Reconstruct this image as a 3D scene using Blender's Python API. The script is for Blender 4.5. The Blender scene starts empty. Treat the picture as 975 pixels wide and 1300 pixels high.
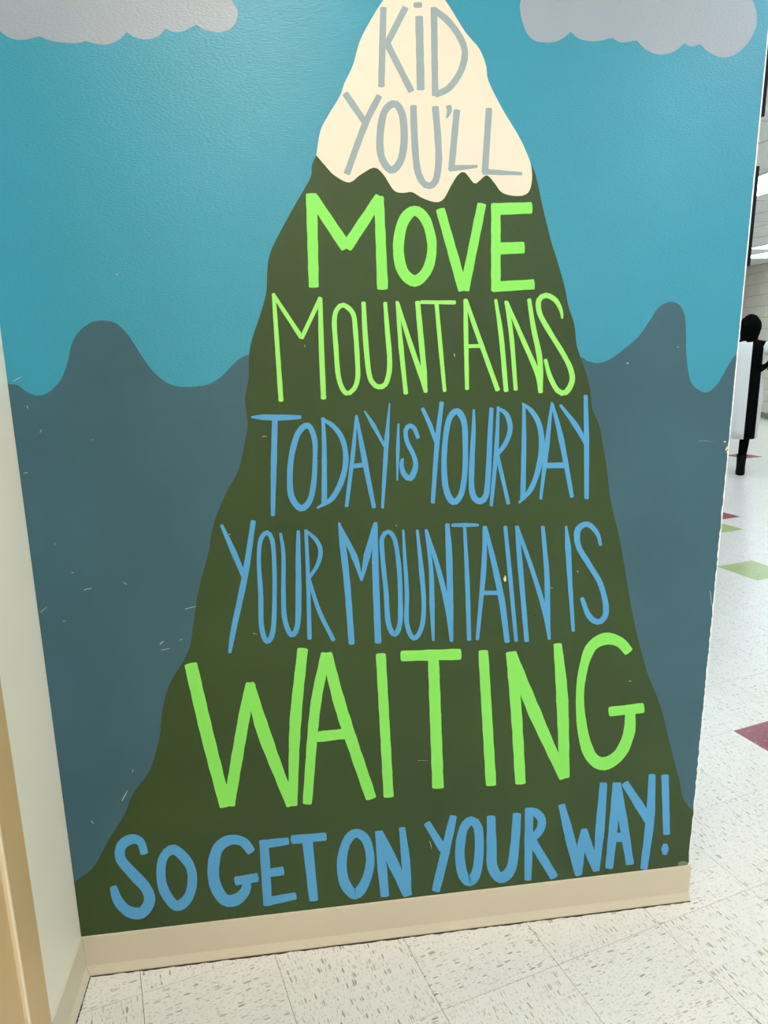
import bpy, bmesh, math, random
from mathutils import Vector, Matrix
random.seed(7)

# ------------------------------------------------------------------ camera
# World frame: X runs along the painted wall, Y goes into that wall, Z is up,
# the origin is the floor corner where the painted wall meets the left wall.
F_PX, PITCH, ROLL, CAM_H = 912.80, 0.231649, 0.0152085, 1.434226
YAW = math.radians(7.752424)
CAM = Vector((0.522998, -1.478732, CAM_H))

def cam_axes():
    cp, sp = math.cos(PITCH), math.sin(PITCH)
    rt, fw, dn = Vector((1, 0, 0)), Vector((0, cp, -sp)), Vector((0, -sp, -cp))
    c, s = math.cos(ROLL), math.sin(ROLL)
    a, b = c*rt + s*dn, -s*rt + c*dn
    m = Matrix.Rotation(-YAW, 3, 'Z')
    return m @ a, m @ b, m @ fw
RT, DN, FW = cam_axes()

scene = bpy.context.scene
col = scene.collection
cd = bpy.data.cameras.new('camera')
cd.sensor_fit = 'HORIZONTAL'; cd.sensor_width = 36.0; cd.lens = F_PX/975*36.0
cd.clip_start = 0.02; cd.clip_end = 100
cam = bpy.data.objects.new('camera', cd); col.objects.link(cam)
mw = Matrix((RT, -DN, -FW)).transposed().to_4x4(); mw.translation = CAM
cam.matrix_world = mw
scene.camera = cam

# ------------------------------------------------------------------ world, exposure
w = bpy.data.worlds.new('World'); scene.world = w; w.use_nodes = True
w.node_tree.nodes['Background'].inputs[0].default_value = (0.9, 0.95, 1, 1)
w.node_tree.nodes['Background'].inputs[1].default_value = 0.15
vs = scene.view_settings
vs.view_transform = 'Standard'; vs.look = 'None'; vs.gamma = 1.0; vs.use_curve_mapping = False
vs.exposure = -0.64
LAMP_WARM = ((1.0, 0.93, 0.82), 17.0)      # tubes over the alcove
LAMP_COOL = ((0.79, 0.91, 1.0), 17.0)      # tubes beside it
LAMP_LOBBY = ((0.74, 0.89, 1.0), 17.0)     # brighter tubes in the lobby
CEIL = 2.72

# ------------------------------------------------------------------ helpers
def px(x, y, Y):                 # photo pixel -> point on the plane Y = const
    d = RT*((x-487.5)/F_PX) + DN*((y-650)/F_PX) + FW
    return CAM + d*((Y-CAM.y)/d.y)

def srgb(r, g, b):
    f = lambda c: c/12.92 if c <= .04045 else ((c+.055)/1.055)**2.4
    return (f(r/255), f(g/255), f(b/255), 1)

def link(name, me, mat=None, parent=None, loc=None):
    o = bpy.data.objects.new(name, me); col.objects.link(o)
    if mat is not None and me is not None: me.materials.append(mat)
    if parent is not None: o.parent = parent
    if loc is not None: o.location = loc
    return o

def mesh(name, verts, faces, smooth=False):
    me = bpy.data.meshes.new(name); me.from_pydata([tuple(v) for v in verts], [], faces); me.update()
    if smooth: me.polygons.foreach_set('use_smooth', [True]*len(me.polygons))
    return me

def box_bm(bm, x0, x1, y0, y1, z0, z1, bev=0):
    r = bmesh.ops.create_cube(bm, size=1)
    for v in r['verts']:
        v.co = Vector((x0+(v.co.x+.5)*(x1-x0), y0+(v.co.y+.5)*(y1-y0), z0+(v.co.z+.5)*(z1-z0)))
    if bev:
        es = list({e for v in r['verts'] for e in v.link_edges})
        bmesh.ops.bevel(bm, geom=es, offset=bev, segments=2, affect='EDGES', profile=.5)

def bm_obj(name, bm, mat, parent=None, smooth=False):
    me = bpy.data.meshes.new(name); bmesh.ops.recalc_face_normals(bm, faces=bm.faces); bm.to_mesh(me); bm.free()
    if smooth: me.polygons.foreach_set('use_smooth', [True]*len(me.polygons))
    return link(name, me, mat, parent)

def box(name, x0, x1, y0, y1, z0, z1, mat, parent=None, bev=0):
    bm = bmesh.new(); box_bm(bm, x0, x1, y0, y1, z0, z1, bev)
    return bm_obj(name, bm, mat, parent)

def tag(o, label=None, cat=None, group=None, kind=None):
    if label: o['label'] = label
    if cat: o['category'] = cat
    if group: o['group'] = group
    if kind: o['kind'] = kind
    return o

# ------------------------------------------------------------------ materials
def new_mat(name):
    m = bpy.data.materials.new(name); m.use_nodes = True
    return m, m.node_tree.nodes, m.node_tree.links, m.node_tree.nodes['Principled BSDF']

def paint(name, c, rough=.38, bump=.25, var=.07, spec=.5, streak=True):
    """wall paint: roller peel relief, faint uneven coverage"""
    m, n, l, p = new_mat(name)
    geo = n.new('ShaderNodeNewGeometry')
    big = n.new('ShaderNodeTexNoise'); big.inputs['Scale'].default_value = 3.2; big.inputs['Detail'].default_value = 5
    l.new(geo.outputs['Position'], big.inputs['Vector'])
    ramp = n.new('ShaderNodeMapRange'); ramp.inputs[1].default_value = .3; ramp.inputs[2].default_value = .7
    ramp.inputs[3].default_value = 1-var; ramp.inputs[4].default_value = 1+var
    l.new(big.outputs['Fac'], ramp.inputs[0])
    mul = n.new('ShaderNodeMix'); mul.data_type = 'RGBA'; mul.blend_type = 'MULTIPLY'; mul.inputs[0].default_value = 1
    mul.inputs[6].default_value = c
    l.new(ramp.outputs[0], mul.inputs[7]); l.new(mul.outputs[2], p.inputs['Base Color'])
    mp = n.new('ShaderNodeMapping'); mp.inputs['Scale'].default_value = (1, 1, 2.6) if streak else (1, 1, 1)
    l.new(geo.outputs['Position'], mp.inputs[0])
    fine = n.new('ShaderNodeTexNoise'); fine.inputs['Scale'].default_value = 150; fine.inputs['Detail'].default_value = 3
    l.new(mp.outputs[0], fine.inputs['Vector'])
    b = n.new('ShaderNodeBump'); b.inputs['Strength'].default_value = bump; b.inputs['Distance'].default_value = .004
    l.new(fine.outputs['Fac'], b.inputs['Height']); l.new(b.outputs[0], p.inputs['Normal'])
    p.inputs['Roughness'].default_value = rough
    p.inputs['Specular IOR Level'].default_value = spec
    return m

def plain(name, c, rough=.5, metal=0, emit=None, spec=.5):
    m, n, l, p = new_mat(name)
    noise = n.new('ShaderNodeTexNoise'); noise.inputs['Scale'].default_value = 14
    tc = n.new('ShaderNodeTexCoord'); l.new(tc.outputs['Object'], noise.inputs['Vector'])
    r = n.new('ShaderNodeMapRange'); r.inputs[3].default_value = .95; r.inputs[4].default_value = 1.05
    l.new(noise.outputs['Fac'], r.inputs[0])
    mul = n.new('ShaderNodeMix'); mul.data_type = 'RGBA'; mul.blend_type = 'MULTIPLY'; mul.inputs[0].default_value = 1
    mul.inputs[6].default_value = c; l.new(r.outputs[0], mul.inputs[7]); l.new(mul.outputs[2], p.inputs['Base Color'])
    p.inputs['Roughness'].default_value = rough; p.inputs['Metallic'].default_value = metal; p.inputs['Specular IOR Level'].default_value = spec
    if emit:
        p.inputs['Emission Color'].default_value = (*emit[0], 1); p.inputs['Emission Strength'].default_value = emit[1]
    return m

def vct(name, base, fleck, fleck2, amount=.27, obj_space=True):
    """vinyl composition tile: elongated flecks along the tile's own grain"""
    m, n, l, p = new_mat(name)
    tc = n.new('ShaderNodeTexCoord'); oi = n.new('ShaderNodeObjectInfo')
    off = n.new('ShaderNodeVectorMath'); off.operation = 'SCALE'; off.inputs[0].default_value = (13.1, 7.7, 3.3)
    l.new(oi.outputs['Random'], off.inputs['Scale'])
    add = n.new('ShaderNodeVectorMath'); l.new(tc.outputs['Object'], add.inputs[0]); l.new(off.outputs[0], add.inputs[1])
    wob = n.new('ShaderNodeTexNoise'); wob.inputs['Scale'].default_value = 45; wob.inputs['Detail'].default_value = 2
    l.new(add.outputs[0], wob.inputs['Vector'])
    ws = n.new('ShaderNodeVectorMath'); ws.operation = 'MULTIPLY_ADD'
    ws.inputs[1].default_value = (.007, .005, 0); l.new(wob.outputs['Color'], ws.inputs[0]); l.new(add.outputs[0], ws.inputs[2])
    prev = None
    for sc, am, fc in (((46, 190, 1), amount, fleck), ((85, 380, 1), amount+.15, fleck2)):
        mp = n.new('ShaderNodeMapping'); mp.inputs['Scale'].default_value = sc; l.new(ws.outputs[0], mp.inputs[0])
        v = n.new('ShaderNodeTexVoronoi'); v.voronoi_dimensions = '2D'; v.inputs['Scale'].default_value = 1
        l.new(mp.outputs[0], v.inputs['Vector'])
        sep = n.new('ShaderNodeSeparateColor'); l.new(v.outputs['Color'], sep.inputs[0])
        th = n.new('ShaderNodeMapRange'); th.inputs[1].default_value = 1-am; th.inputs[2].default_value = 1
        th.inputs[3].default_value = .1; th.inputs[4].default_value = .46; l.new(sep.outputs[0], th.inputs[0])
        lt = n.new('ShaderNodeMath'); lt.operation = 'LESS_THAN'; l.new(v.outputs['Distance'], lt.inputs[0]); l.new(th.outputs[0], lt.inputs[1])
        sh = n.new('ShaderNodeMath'); sh.operation = 'MULTIPLY'; l.new(lt.outputs[0], sh.inputs[0]); l.new(sep.outputs[1], sh.inputs[1])
        mx = n.new('ShaderNodeMix'); mx.data_type = 'RGBA'; l.new(sh.outputs[0], mx.inputs[0])
        if prev is None: mx.inputs[6].default_value = base
        else: l.new(prev, mx.inputs[6])
        mx.inputs[7].default_value = fc; prev = mx.outputs[2]
    cl = n.new('ShaderNodeTexNoise'); cl.inputs['Scale'].default_value = 9; cl.inputs['Detail'].default_value = 4
    l.new(add.outputs[0], cl.inputs['Vector'])
    r = n.new('ShaderNodeMapRange'); r.inputs[3].default_value = .95; r.inputs[4].default_value = 1.04; l.new(cl.outputs['Fac'], r.inputs[0])
    mul = n.new('ShaderNodeMix'); mul.data_type = 'RGBA'; mul.blend_type = 'MULTIPLY'; mul.inputs[0].default_value = 1
    l.new(prev, mul.inputs[6]); l.new(r.outputs[0], mul.inputs[7]); l.new(mul.outputs[2], p.inputs['Base Color'])
    b = n.new('ShaderNodeBump'); b.inputs['Strength'].default_value = .06; b.inputs['Distance'].default_value = .003
    l.new(wob.outputs['Fac'], b.inputs['Height']); l.new(b.outputs[0], p.inputs['Normal'])
    p.inputs['Roughness'].default_value = .28
    return m

M = dict(
    wall_white=paint('wall_white', srgb(240, 241, 240), .45, .12, .015),
    sky=paint('sky_paint', srgb(44, 143, 171), .29, .26, .05),
    hills=paint('hill_paint', srgb(54, 92, 106), .4, .14, .12, .4),
    green=paint('mountain_paint', srgb(46, 68, 26), .4, .14, .14, .4),
    snow=paint('snow_paint', srgb(227, 216, 199), .4, .15, .015),
    cloud=paint('cloud_paint', srgb(150, 160, 173), .3, .26, .03),
    grey=paint('grey_letter_paint', srgb(146, 162, 168), .42, .12, .05),
    lime=paint('lime_letter_paint', srgb(132, 224, 92), .42, .12, .03),
    lime_pale=paint('pale_lime_letter_paint', srgb(150, 228, 106), .42, .12, .04),
    blue=paint('blue_letter_paint', srgb(76, 154, 206), .42, .12, .05),
    chip=plain('bare_plaster', srgb(236, 228, 190), .8),
    scuff=plain('scuffed_paint', srgb(170, 184, 178), .7),
    rub=plain('rubbed_green', srgb(118, 122, 96), .6),
    darkchip=plain('dark_chip', srgb(30, 32, 26), .7),
    wall_cream=paint('wall_cream', srgb(250, 244, 226), .45, .1, .015),
    base=paint('cove_base_vinyl', srgb(206, 194, 172), .45, .05, .03, streak=False),
    base_left=paint('painted_cove_base', srgb(214, 206, 184), .45, .05, .03, streak=False),
    dirt=plain('floor_grime', srgb(50, 42, 34), .9),
    tan=paint('tan_frame_enamel', srgb(212, 180, 130), .4, .04, .02, streak=False),
    tan_edge=paint('tan_frame_pale_edge', srgb(238, 220, 186), .4, .04, .02, streak=False),  # bead strip in an even, paler cream than the tan frame
    tile=vct('floor_tile_white', srgb(237, 234, 229), srgb(158, 145, 130), srgb(196, 187, 175)),
    tile_red=vct('floor_tile_maroon', srgb(140, 32, 62), srgb(190, 120, 136), srgb(96, 18, 42), .3),
    tile_green=vct('floor_tile_lime', srgb(164, 186, 108), srgb(206, 214, 160), srgb(132, 156, 84), .3),
    joint=plain('tile_bed', srgb(104, 92, 80), .8),
    black=plain('black_frame', srgb(10, 10, 16), .5, spec=.15),
    board=plain('black_board', srgb(18, 18, 22), .8, spec=.15),
    ceil=paint('ceiling_tile_board', srgb(226, 226, 222), .9, .35, .02, streak=False),
    tbar=plain('ceiling_grid_metal', srgb(206, 206, 204), .5),
    housing=plain('troffer_metal', srgb(235, 235, 235), .4),
    lamp_warm=plain('warm_diffuser', srgb(240, 240, 235), .5, 0, LAMP_WARM),
    lamp_lobby=plain('lobby_diffuser', srgb(240, 240, 240), .5, 0, LAMP_LOBBY),
    lamp_cool=plain('cool_diffuser', srgb(240, 240, 240), .5, 0, LAMP_COOL),
    block=paint('painted_block', srgb(240, 228, 210), .5, .3, .03, streak=False),
    mortar=plain('block_mortar', srgb(204, 194, 178), .8),
    border_red=plain('border_tile_red', srgb(226, 110, 96), .4),
    border_teal=plain('border_tile_teal', srgb(104, 178, 150), .4),
    rubber=plain('grey_rubber_base', srgb(140, 134, 120), .6),
    body=plain('dark_leggings', srgb(7, 7, 8), .9, spec=.05),
    hair=plain('dark_hair', srgb(7, 6, 6), .9, spec=.05),
    shoe=plain('black_boot', srgb(7, 7, 8), .7, spec=.1),
    sleeve=plain('white_knit', srgb(226, 226, 226), .8),
)

# ------------------------------------------------------------------ floor
S = .3048
_th = .3851288 - YAW
TU = Vector((math.cos(_th), math.sin(_th))); TV = Vector((-TU.y, TU.x))
def _to_wall(x, y):              # camera ground frame -> wall frame
    c, s = math.cos(YAW), math.sin(YAW)
    return Vector((CAM.x + c*x + s*y, CAM.y - s*x + c*y))
T0 = _to_wall(-.3156466*CAM_H, .7394110*CAM_H)
XMAX, YMIN, YMAX = 12.5, -4.2, 17.0
W = 1.5125                       # length of the painted wall
WY = .007                        # its painted plane
RW0, RWD = Vector((6.33, 0)), Vector((.2548, .967)).normalized()   # lobby wall, seen past the corner

floor = box('floor', -.25, XMAX, YMIN, YMAX, -.12, -.003, M['joint']); tag(floor, kind='structure')
gap = .0013
bm = bmesh.new(); box_bm(bm, -S/2+gap/2, S/2-gap/2, -S/2+gap/2, S/2-gap/2, -.003, 0)
tile_me = bpy.data.meshes.new('floor_tile'); bm.to_mesh(tile_me); bm.free()
tile_mes = {}
for k in ('tile', 'tile_red', 'tile_green'):
    me = tile_me.copy(); me.materials.append(M[k]); tile_mes[k] = me
special = {(7, 1): 'tile_red', (12, 6): 'tile_green', (15, 10): 'tile_red', (14, 9): 'tile_green', (24, 17): 'tile_red', (19, 1): 'tile_green', (20, 8): 'tile_red'}
cells = []
for i in range(-30, 60):
    for j in range(-40, 62):
        c = T0 + TU*((i+.5)*S) + TV*((j+.5)*S)
        if c.x < -.24 or c.x > XMAX-.1 or c.y < YMIN+.1 or c.y > YMAX-.1: continue
        if c.x < W-.24 and c.y > .22: continue
        if (c.x-RW0.x)*RWD.y - (c.y-RW0.y)*RWD.x > .25: continue
        v = Vector((c.x, c.y, 0)) - CAM
        z = v.dot(FW); u = abs(v.dot(RT))/z if z > .2 else 9
        d = v.length
        cells.append((d if (u < .75 and z > .2) else d+60, i, j, c))
cells.sort(key=lambda t: t[0])
near = cells[:285]; rest = cells[285:]
near += [t for t in rest if (t[1], t[2]) in special]; rest = [t for t in rest if (t[1], t[2]) not in special]
for d, i, j, c in near:
    k = special.get((i, j), 'tile')
    o = link('floor_tile', tile_mes[k], None, floor, (c.x, c.y, 0))
    o.rotation_euler.z = _th + (math.pi/2 if (i+j) % 2 else 0) + (math.pi if random.random() < .5 else 0)
vs_, fs_ = [], []
for d, i, j, c in rest:
    b = len(vs_); h = S/2-gap/2
    for a, bb in ((-h, -h), (h, -h), (h, h), (-h, h)):
        q = c + TU*a + TV*bb; vs_.append((q.x, q.y, 0))
    for a, bb in ((-h, -h), (h, -h), (h, h), (-h, h)):
        q = c + TU*a + TV*bb; vs_.append((q.x, q.y, -.003))
    fs_ += [(b, b+1, b+2, b+3)] + [(b+k, b+4+k, b+4+(k+1) % 4, b+(k+1) % 4) for k in range(4)]
o = link('floor_tiles', mesh('floor_tiles', vs_, fs_), M['tile'], floor); tag(o, kind='stuff')

# ------------------------------------------------------------------ walls and ceiling
TH = .28
wall_front = box('wall_front', 0, W, WY, WY+TH, 0, CEIL, M['wall_white'], bev=.0025)
tag(wall_front, 'mural-painted wall with a mountain, clouds and hand-painted lettering', kind='structure')
tag(box('wall_corridor', .5, W-.004, WY+TH, YMAX, 0, CEIL, M['wall_white']), kind='structure')
# left wall with the door opening
DO0, DO1, DH = -.345, -1.275, 2.10
bm = bmesh.new()
box_bm(bm, -.14, 0, DO0, WY+TH, 0, CEIL); box_bm(bm, -.14, 0, YMIN, DO1, 0, CEIL); box_bm(bm, -.14, 0, DO1, DO0, DH, CEIL)
tag(bm_obj('wall_left', bm, M['wall_cream']), kind='structure')
tag(box('wall_back', -.14, XMAX, YMIN-.14, YMIN, 0, CEIL, M['wall_white']), kind='structure')
tag(box('wall_far', W-.004, XMAX, YMAX, YMAX+.14, 0, CEIL, M['wall_white']), kind='structure')

# lobby wall of painted blocks
wr = link('wall_right', None); wr.empty_display_size = .2
wr.location = (RW0.x, RW0.y, 0); wr.rotation_euler.z = math.atan2(RWD.y, RWD.x); tag(wr, kind='structure')
L0, L1 = -4.6, 18.2
o = box('wall_core', L0, L1, -.2, -.006, 0, CEIL, M['mortar'], wr)
bm = bmesh.new(); box_bm(bm, .005, .401, -.03, 0, .005, .198, .004); blk = bpy.data.meshes.new('block'); bm.to_mesh(blk); bm.free(); blk.materials.append(M['block'])
bm = bmesh.new(); box_bm(bm, .003, .150, -.03, .001, .002, .048, .002); bt = bpy.data.meshes.new('border_tile'); bm.to_mesh(bt); bm.free()
btr = bt.copy(); btr.materials.append(M['border_red']); bt.materials.append(M['border_teal'])
zc, courses = .10, []
while zc < CEIL-.05:
    courses.append(('b', zc)); zc += .2032
    if abs(zc-1.3192) < .01: courses.append(('t', zc+.0)); zc += .05
B0, B1 = 7.0, 14.6                # stretch of wall that shows past the corner
nb = 0
for kind, z in courses:
    if kind == 'b':
        sc = min(1, (CEIL-z)/.2032); x = B0 - (.203 if round(z/.2032) % 2 else 0)
        while x < B1:
            o = link('block', blk, None, wr, (x, 0, z)); o.scale.z = sc; x += .4064
    else:
        x = B0; q = 0
        while x < B1:
            link('border_tile', btr if q % 2 else bt, None, wr, (x, 0, z)); x += .1524; q += 1
bmr, bmt = bmesh.new(), [bmesh.new(), bmesh.new()]     # the same courses carried on out of sight
for kind, z in courses:
    step = .4064 if kind == 'b' else .1524; x = B0 - (.203 if kind == 'b' and round(z/.2032) % 2 else 0); q = 0
    while x-step > L0: x -= step; q += 1
    while x < L1-step:
        inside = x > B0-.3 and x < B1-.001
        if not inside:
            if kind == 'b': box_bm(bmr, x+.005, x+.401, -.03, 0, z+.005, min(z+.198, CEIL))
            else: box_bm(bmt[q % 2], x+.003, x+.150, -.03, .001, z+.002, z+.048)
        x += step; q += 1
tag(bm_obj('blocks', bmr, M['block'], wr), kind='stuff')
for b_, k_ in zip(bmt, ('border_red', 'border_teal')): tag(bm_obj('border_tiles', b_, M[k_], wr), kind='stuff')
o = box('wall_base', L0, L1, -.03, .006, 0, .1, M['rubber'], wr)

# suspended ceiling: grid, boards, lamps
GX, GY, GW, GL = 4.45, 4.22, .61, 1.22
ceiling = box('ceiling', -.14, XMAX, YMIN, YMAX, CEIL+.03, CEIL+.12, M['ceil']); tag(ceiling, kind='structure')
lamps = {(-7, -5): 'lamp_warm', (-7, -7): 'lamp_warm', (-4, -5): 'lamp_cool', (-4, -7): 'lamp_cool', (-1, -5): 'lamp_cool', (-1, -7): 'lamp_warm', (-1, -3): 'lamp_lobby',
         (-4, 0): 'lamp_lobby', (0, 0): 'lamp_lobby', (3, -2): 'lamp_lobby', (5, 3): 'lamp_lobby', (6, 4): 'lamp_lobby', (0, 3): 'lamp_lobby', (3, 1): 'lamp_lobby', (-3, 4): 'lamp_lobby', (3, 5): 'lamp_lobby'}  # some unseen lobby panels are extras added to brighten the lobby
bm = bmesh.new(); box_bm(bm, .012, GW-.012, .012, GL-.012, .004, .02); cme = bpy.data.meshes.new('ceiling_board'); bm.to_mesh(cme); bm.free(); cme.materials.append(M['ceil'])
grid = bmesh.new(); spare = bmesh.new(); cc = []
for a in range(-8, 15):
    for b in range(-8, 11):
        x, y = GX+a*GW, GY+b*GL
        if x > XMAX-.1 or x+GW < .02 or y+GL < YMIN or y > YMAX: continue
        if x+GW < W and y > .2: continue
        if ((x+GW/2)-RW0.x)*RWD.y - ((y+GL/2)-RW0.y)*RWD.x > .5: continue
        cc.append((x, y, a, b))
for x, y, a, b in cc:
    if (a, b) not in lamps: link('ceiling_board', cme, None, ceiling, (x, y, CEIL))
for x in sorted({c[0] for c in cc}):
    ys = [c[1] for c in cc if c[0] == x]; box_bm(grid, x-.012, x+.012, min(ys), max(ys)+GL, CEIL, CEIL+.03)
for y in sorted({c[1] for c in cc}):
    xs = [c[0] for c in cc if c[1] == y]; box_bm(grid, min(xs), max(xs)+GW, y-.012, y+.012, CEIL+.0005, CEIL+.029)
bm_obj('grid_bars', grid, M['tbar'], ceiling)

def troffer(a, b, mk, label):
    x, y = GX+a*GW, GY+b*GL
    e = link('ceiling_light', None, None, None, (x+GW/2, y+GL/2, CEIL)); e.empty_display_size = .1
    tag(e, label, 'ceiling light', 'ceiling light panels')
    bm = bmesh.new(); w2, l2 = GW/2-.014, GL/2-.014
    for q in ((-w2, -w2+.03, -l2, l2), (w2-.03, w2, -l2, l2), (-w2+.03, w2-.03, -l2, -l2+.03), (-w2+.03, w2-.03, l2-.03, l2)):
        box_bm(bm, q[0], q[1], q[2], q[3], -.002, .028)
    bm_obj('frame', bm, M['housing'], e)
    box('diffuser', -w2+.03, w2-.03, -l2+.03, l2-.03, .004, .02, M[mk], e)
LAMP_LABEL = {(-7, -5): 'warm white ceiling light panel directly in front of the mural wall, beside the door',
              (-7, -7): 'warm white ceiling light panel by the back wall, beside the door',
              (-1, -7): 'warm white ceiling light panel by the back wall, added to brighten the left wall',  # unseen panel, put in to lift the brightness of the left wall
              (0, 0): 'cool white ceiling light panel out in the lobby, level with the lower black board',
              (5, 3): 'cool white ceiling light panel second out from the block wall behind the walking person',
              (6, 4): 'cool white ceiling light panel closest to the block wall behind the walking person'}
for (a, b), mk in lamps.items():
    troffer(a, b, mk, LAMP_LABEL.get((a, b), 'cool white rectangular ceiling light panel away from the block wall'))

# ------------------------------------------------------------------ cove bases
def cove(name, length, mat, lead, tail, toe=True):
    """profile in (out, z); runs along +x"""
    prof = [(0, 0), (.0125, 0), (.0125, .0030), (.0105, .0075), (.0078, .0130), (.0055, .0180), (.0040, .0215), (.0032, .096), (.0028, .1002), (.0016, .1016), (0, .1016)]
    if not toe: prof = [(0, 0), (.0032, 0)] + [(.0032, .096), (.0028, .1002), (.0016, .1016), (0, .1016)]
    vs, fs = [], []
    n = len(prof)
    for x, s in ((0, lead), (length, tail)):
        for o, z in prof: vs.append((x + s*o, -o, z))
    for k in range(n): fs.append((k, (k+1) % n, n+(k+1) % n, n+k))
    fs += [tuple(range(n))[::-1], tuple(range(n, 2*n))]
    return mesh(name, vs, fs)
bf = link('baseboard_front', cove('baseboard_front', W+.0032, M['base'], 1, 0), M['base'], None, (0, WY+.0002, 0)); tag(bf, kind='structure')
bl = link('baseboard_left', cove('baseboard_left', -(-.24+.005-WY), M['base_left'], 0, -1), M['base_left'], None, (0, -.236, 0))
bl.rotation_euler.z = math.pi/2; tag(bl, kind='structure')
be = link('baseboard_end', cove('baseboard_end', 4.0, M['base'], 0, 0, False), M['base'], None, (W, WY, 0)); be.rotation_euler.z = math.pi/2
tag(be, kind='structure')
# grime squeezed out along the foot of the vinyl
def grime(name, p0, p1, nrm, parent_obj, amp, n=120, seed=3):
    rnd = random.Random(seed); vs, fs = [], []
    for k in range(n+1):
        t = k/n; b = p0.lerp(p1, t); w_ = amp*(.35+.65*rnd.random())
        vs += [b - nrm*.004, b + nrm*w_]
        if k: fs.append((2*k-2, 2*k, 2*k+1, 2*k-1))
    o = link(name, mesh(name, vs, fs), M['dirt']); o.parent = parent_obj
    o.matrix_parent_inverse = parent_obj.matrix_basis.inverted()
    return o
bpy.context.view_layer.update()
fy = WY-.0123
grime('grime_line', Vector((.0125, fy, .0004)), Vector((W+.003, fy, .0004)), Vector((0, -1, 0)), bf, .0055)
grime('grime_line', Vector((.0125, -.24, .0004)), Vector((.0125, fy, .0004)), Vector((1, 0, 0)), bl, .0035, 60, 5)

# ------------------------------------------------------------------ door on the left wall
door = link('door_1', None); tag(door, 'tan painted metal door frame and door on the left wall', kind='structure')
FY = -.2405
def jamb(y0, y1, z0, z1, name='frame'): return box(name, -.13, .012, y0, y1, z0, z1, M['tan'], door, bev=.003)
jamb(-.3285, FY, 0, DH+.085, 'jamb'); jamb(DO1-.1, DO1-.012, 0, DH+.085, 'jamb'); jamb(DO1-.012, -.3285, DH, DH+.085, 'head')
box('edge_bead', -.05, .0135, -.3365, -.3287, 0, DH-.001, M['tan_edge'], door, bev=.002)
box('door_stop', -.13, -.062, -.360, -.3367, 0, DH-.001, M['tan'], door)
lf = box('door_leaf', -.058, .006, DO1-.01, -.3385, .006, DH-.004, M['tan'], door, bev=.0015)
bm = bmesh.new()
bmesh.ops.create_cone(bm, cap_ends=True, segments=20, radius1=.028, radius2=.028, depth=.012, matrix=Matrix.Translation((.012, -1.19, .97)) @ Matrix.Rotation(math.pi/2, 4, 'Y'))
box_bm(bm, .018, .05, -1.198, -1.182, .962, .978, .003); box_bm(bm, .04, .054, -1.198, -1.08, .962, .978, .004)
bm_obj('door_handle', bm, M['housing'], lf)

# ------------------------------------------------------------------ the mural
rj = random.Random(11)
JIT = [rj.uniform(-.0016, .0012) for _ in range(400)]
def edge_x(z):                   # ragged right limit of the paint
    k = max(0, min(398.9, z/CEIL*398)); a = int(k); t = k-a
    j = JIT[a]*(1-t)+JIT[a+1]*t
    return W-.0042 + j*(1.0 if z < 1.25 else .35)

def spline(pts, closed=False, step=3.0):
    """Catmull-Rom through points with any number of components; 'c' marks a cusp"""
    raw = [tuple(q[:2]) for q in pts]; cus = [len(q) > 2 and q[2] == 'c' for q in pts]; n = len(raw); out = []
    for k in range(n if closed else n-1):
        p1, p2 = raw[k], raw[(k+1) % n]
        p0 = raw[k-1] if (closed or k) and not cus[k] else (2*p1[0]-p2[0], 2*p1[1]-p2[1])
        p3 = raw[(k+2) % n] if (closed or k+2 < n) and not cus[(k+1) % n] else (2*p2[0]-p1[0], 2*p2[1]-p1[1])
        m = max(2, int(math.hypot(p2[0]-p1[0], p2[1]-p1[1])/step))
        for s in range(m):
            t = s/m; t2, t3 = t*t, t*t*t
            out.append(tuple(.5*(2*p1[a]+(p2[a]-p0[a])*t+(2*p0[a]-5*p1[a]+4*p2[a]-p3[a])*t2+(3*p1[a]-p0[a]-3*p2[a]+p3[a])*t3) for a in (0, 1)))
    if not closed: out.append(raw[-1])
    return out

def wallpt(x, y, d):
    p = px(x, y, WY); return Vector((min(max(p.x, .0006), edge_x(p.z)), WY-d, p.z))

def coat(name, pts, d, mat, label=None):
    q = []
    for p in pts:
        if not q or (Vector(p)-Vector(q[-1])).length > 1e-5: q.append(p)
    o = link(name, mesh(name, q, [tuple(range(len(q)))]), mat, wall_front)
    if o.data.polygons[0].normal.y > 0: o.data.flip_normals()
    if label: o['label'] = label
    return o

def right_edge(z0, z1, d):
    n = max(2, int(abs(z1-z0)/.007)); return [Vector((edge_x(z0+(z1-z0)*k/n), WY-d, z0+(z1-z0)*k/n)) for k in range(n+1)]
ZB = .095
# sky over the whole wall
coat('painted_sky', [Vector((.0006, WY-.0002, CEIL-.002)), Vector((.0006, WY-.0002, ZB))] + right_edge(ZB, CEIL-.002, .0002), .0002, M['sky'], 'teal blue painted sky')
hill = [(5, 486), (14, 488), (22.7, 489), (36.6, 498.8), (50.6, 502), (64.5, 496), (78.5, 479.6), (86.5, 457), (91.4, 436), (101, 420), (116.8, 409), (132.5, 407), (148, 411), (164, 427), (181, 453.4), (199, 476), (223, 490), (258, 489.4), (279, 479.6), (300, 458.7), (315.6, 450.6), (345, 450), (500, 470), (700, 448), (736.7, 453), (745, 458), (759, 460.7), (773, 456.8), (790, 444.6), (810, 427.7), (824, 408), (836.8, 389.6), (851, 383), (862, 386.8), (869, 399.5), (870.7, 419), (871, 444.6), (873.5, 470), (879, 488), (892, 497.7), (901.7, 496), (913, 484), (925.7, 461.5), (934, 449.7), (943, 444)]
h = [wallpt(x, y, .0004) for x, y in spline(hill)]
h = [p for k, p in enumerate(h) if p.x < W-.008 or k < 20]
h[0].x = .0006
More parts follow.
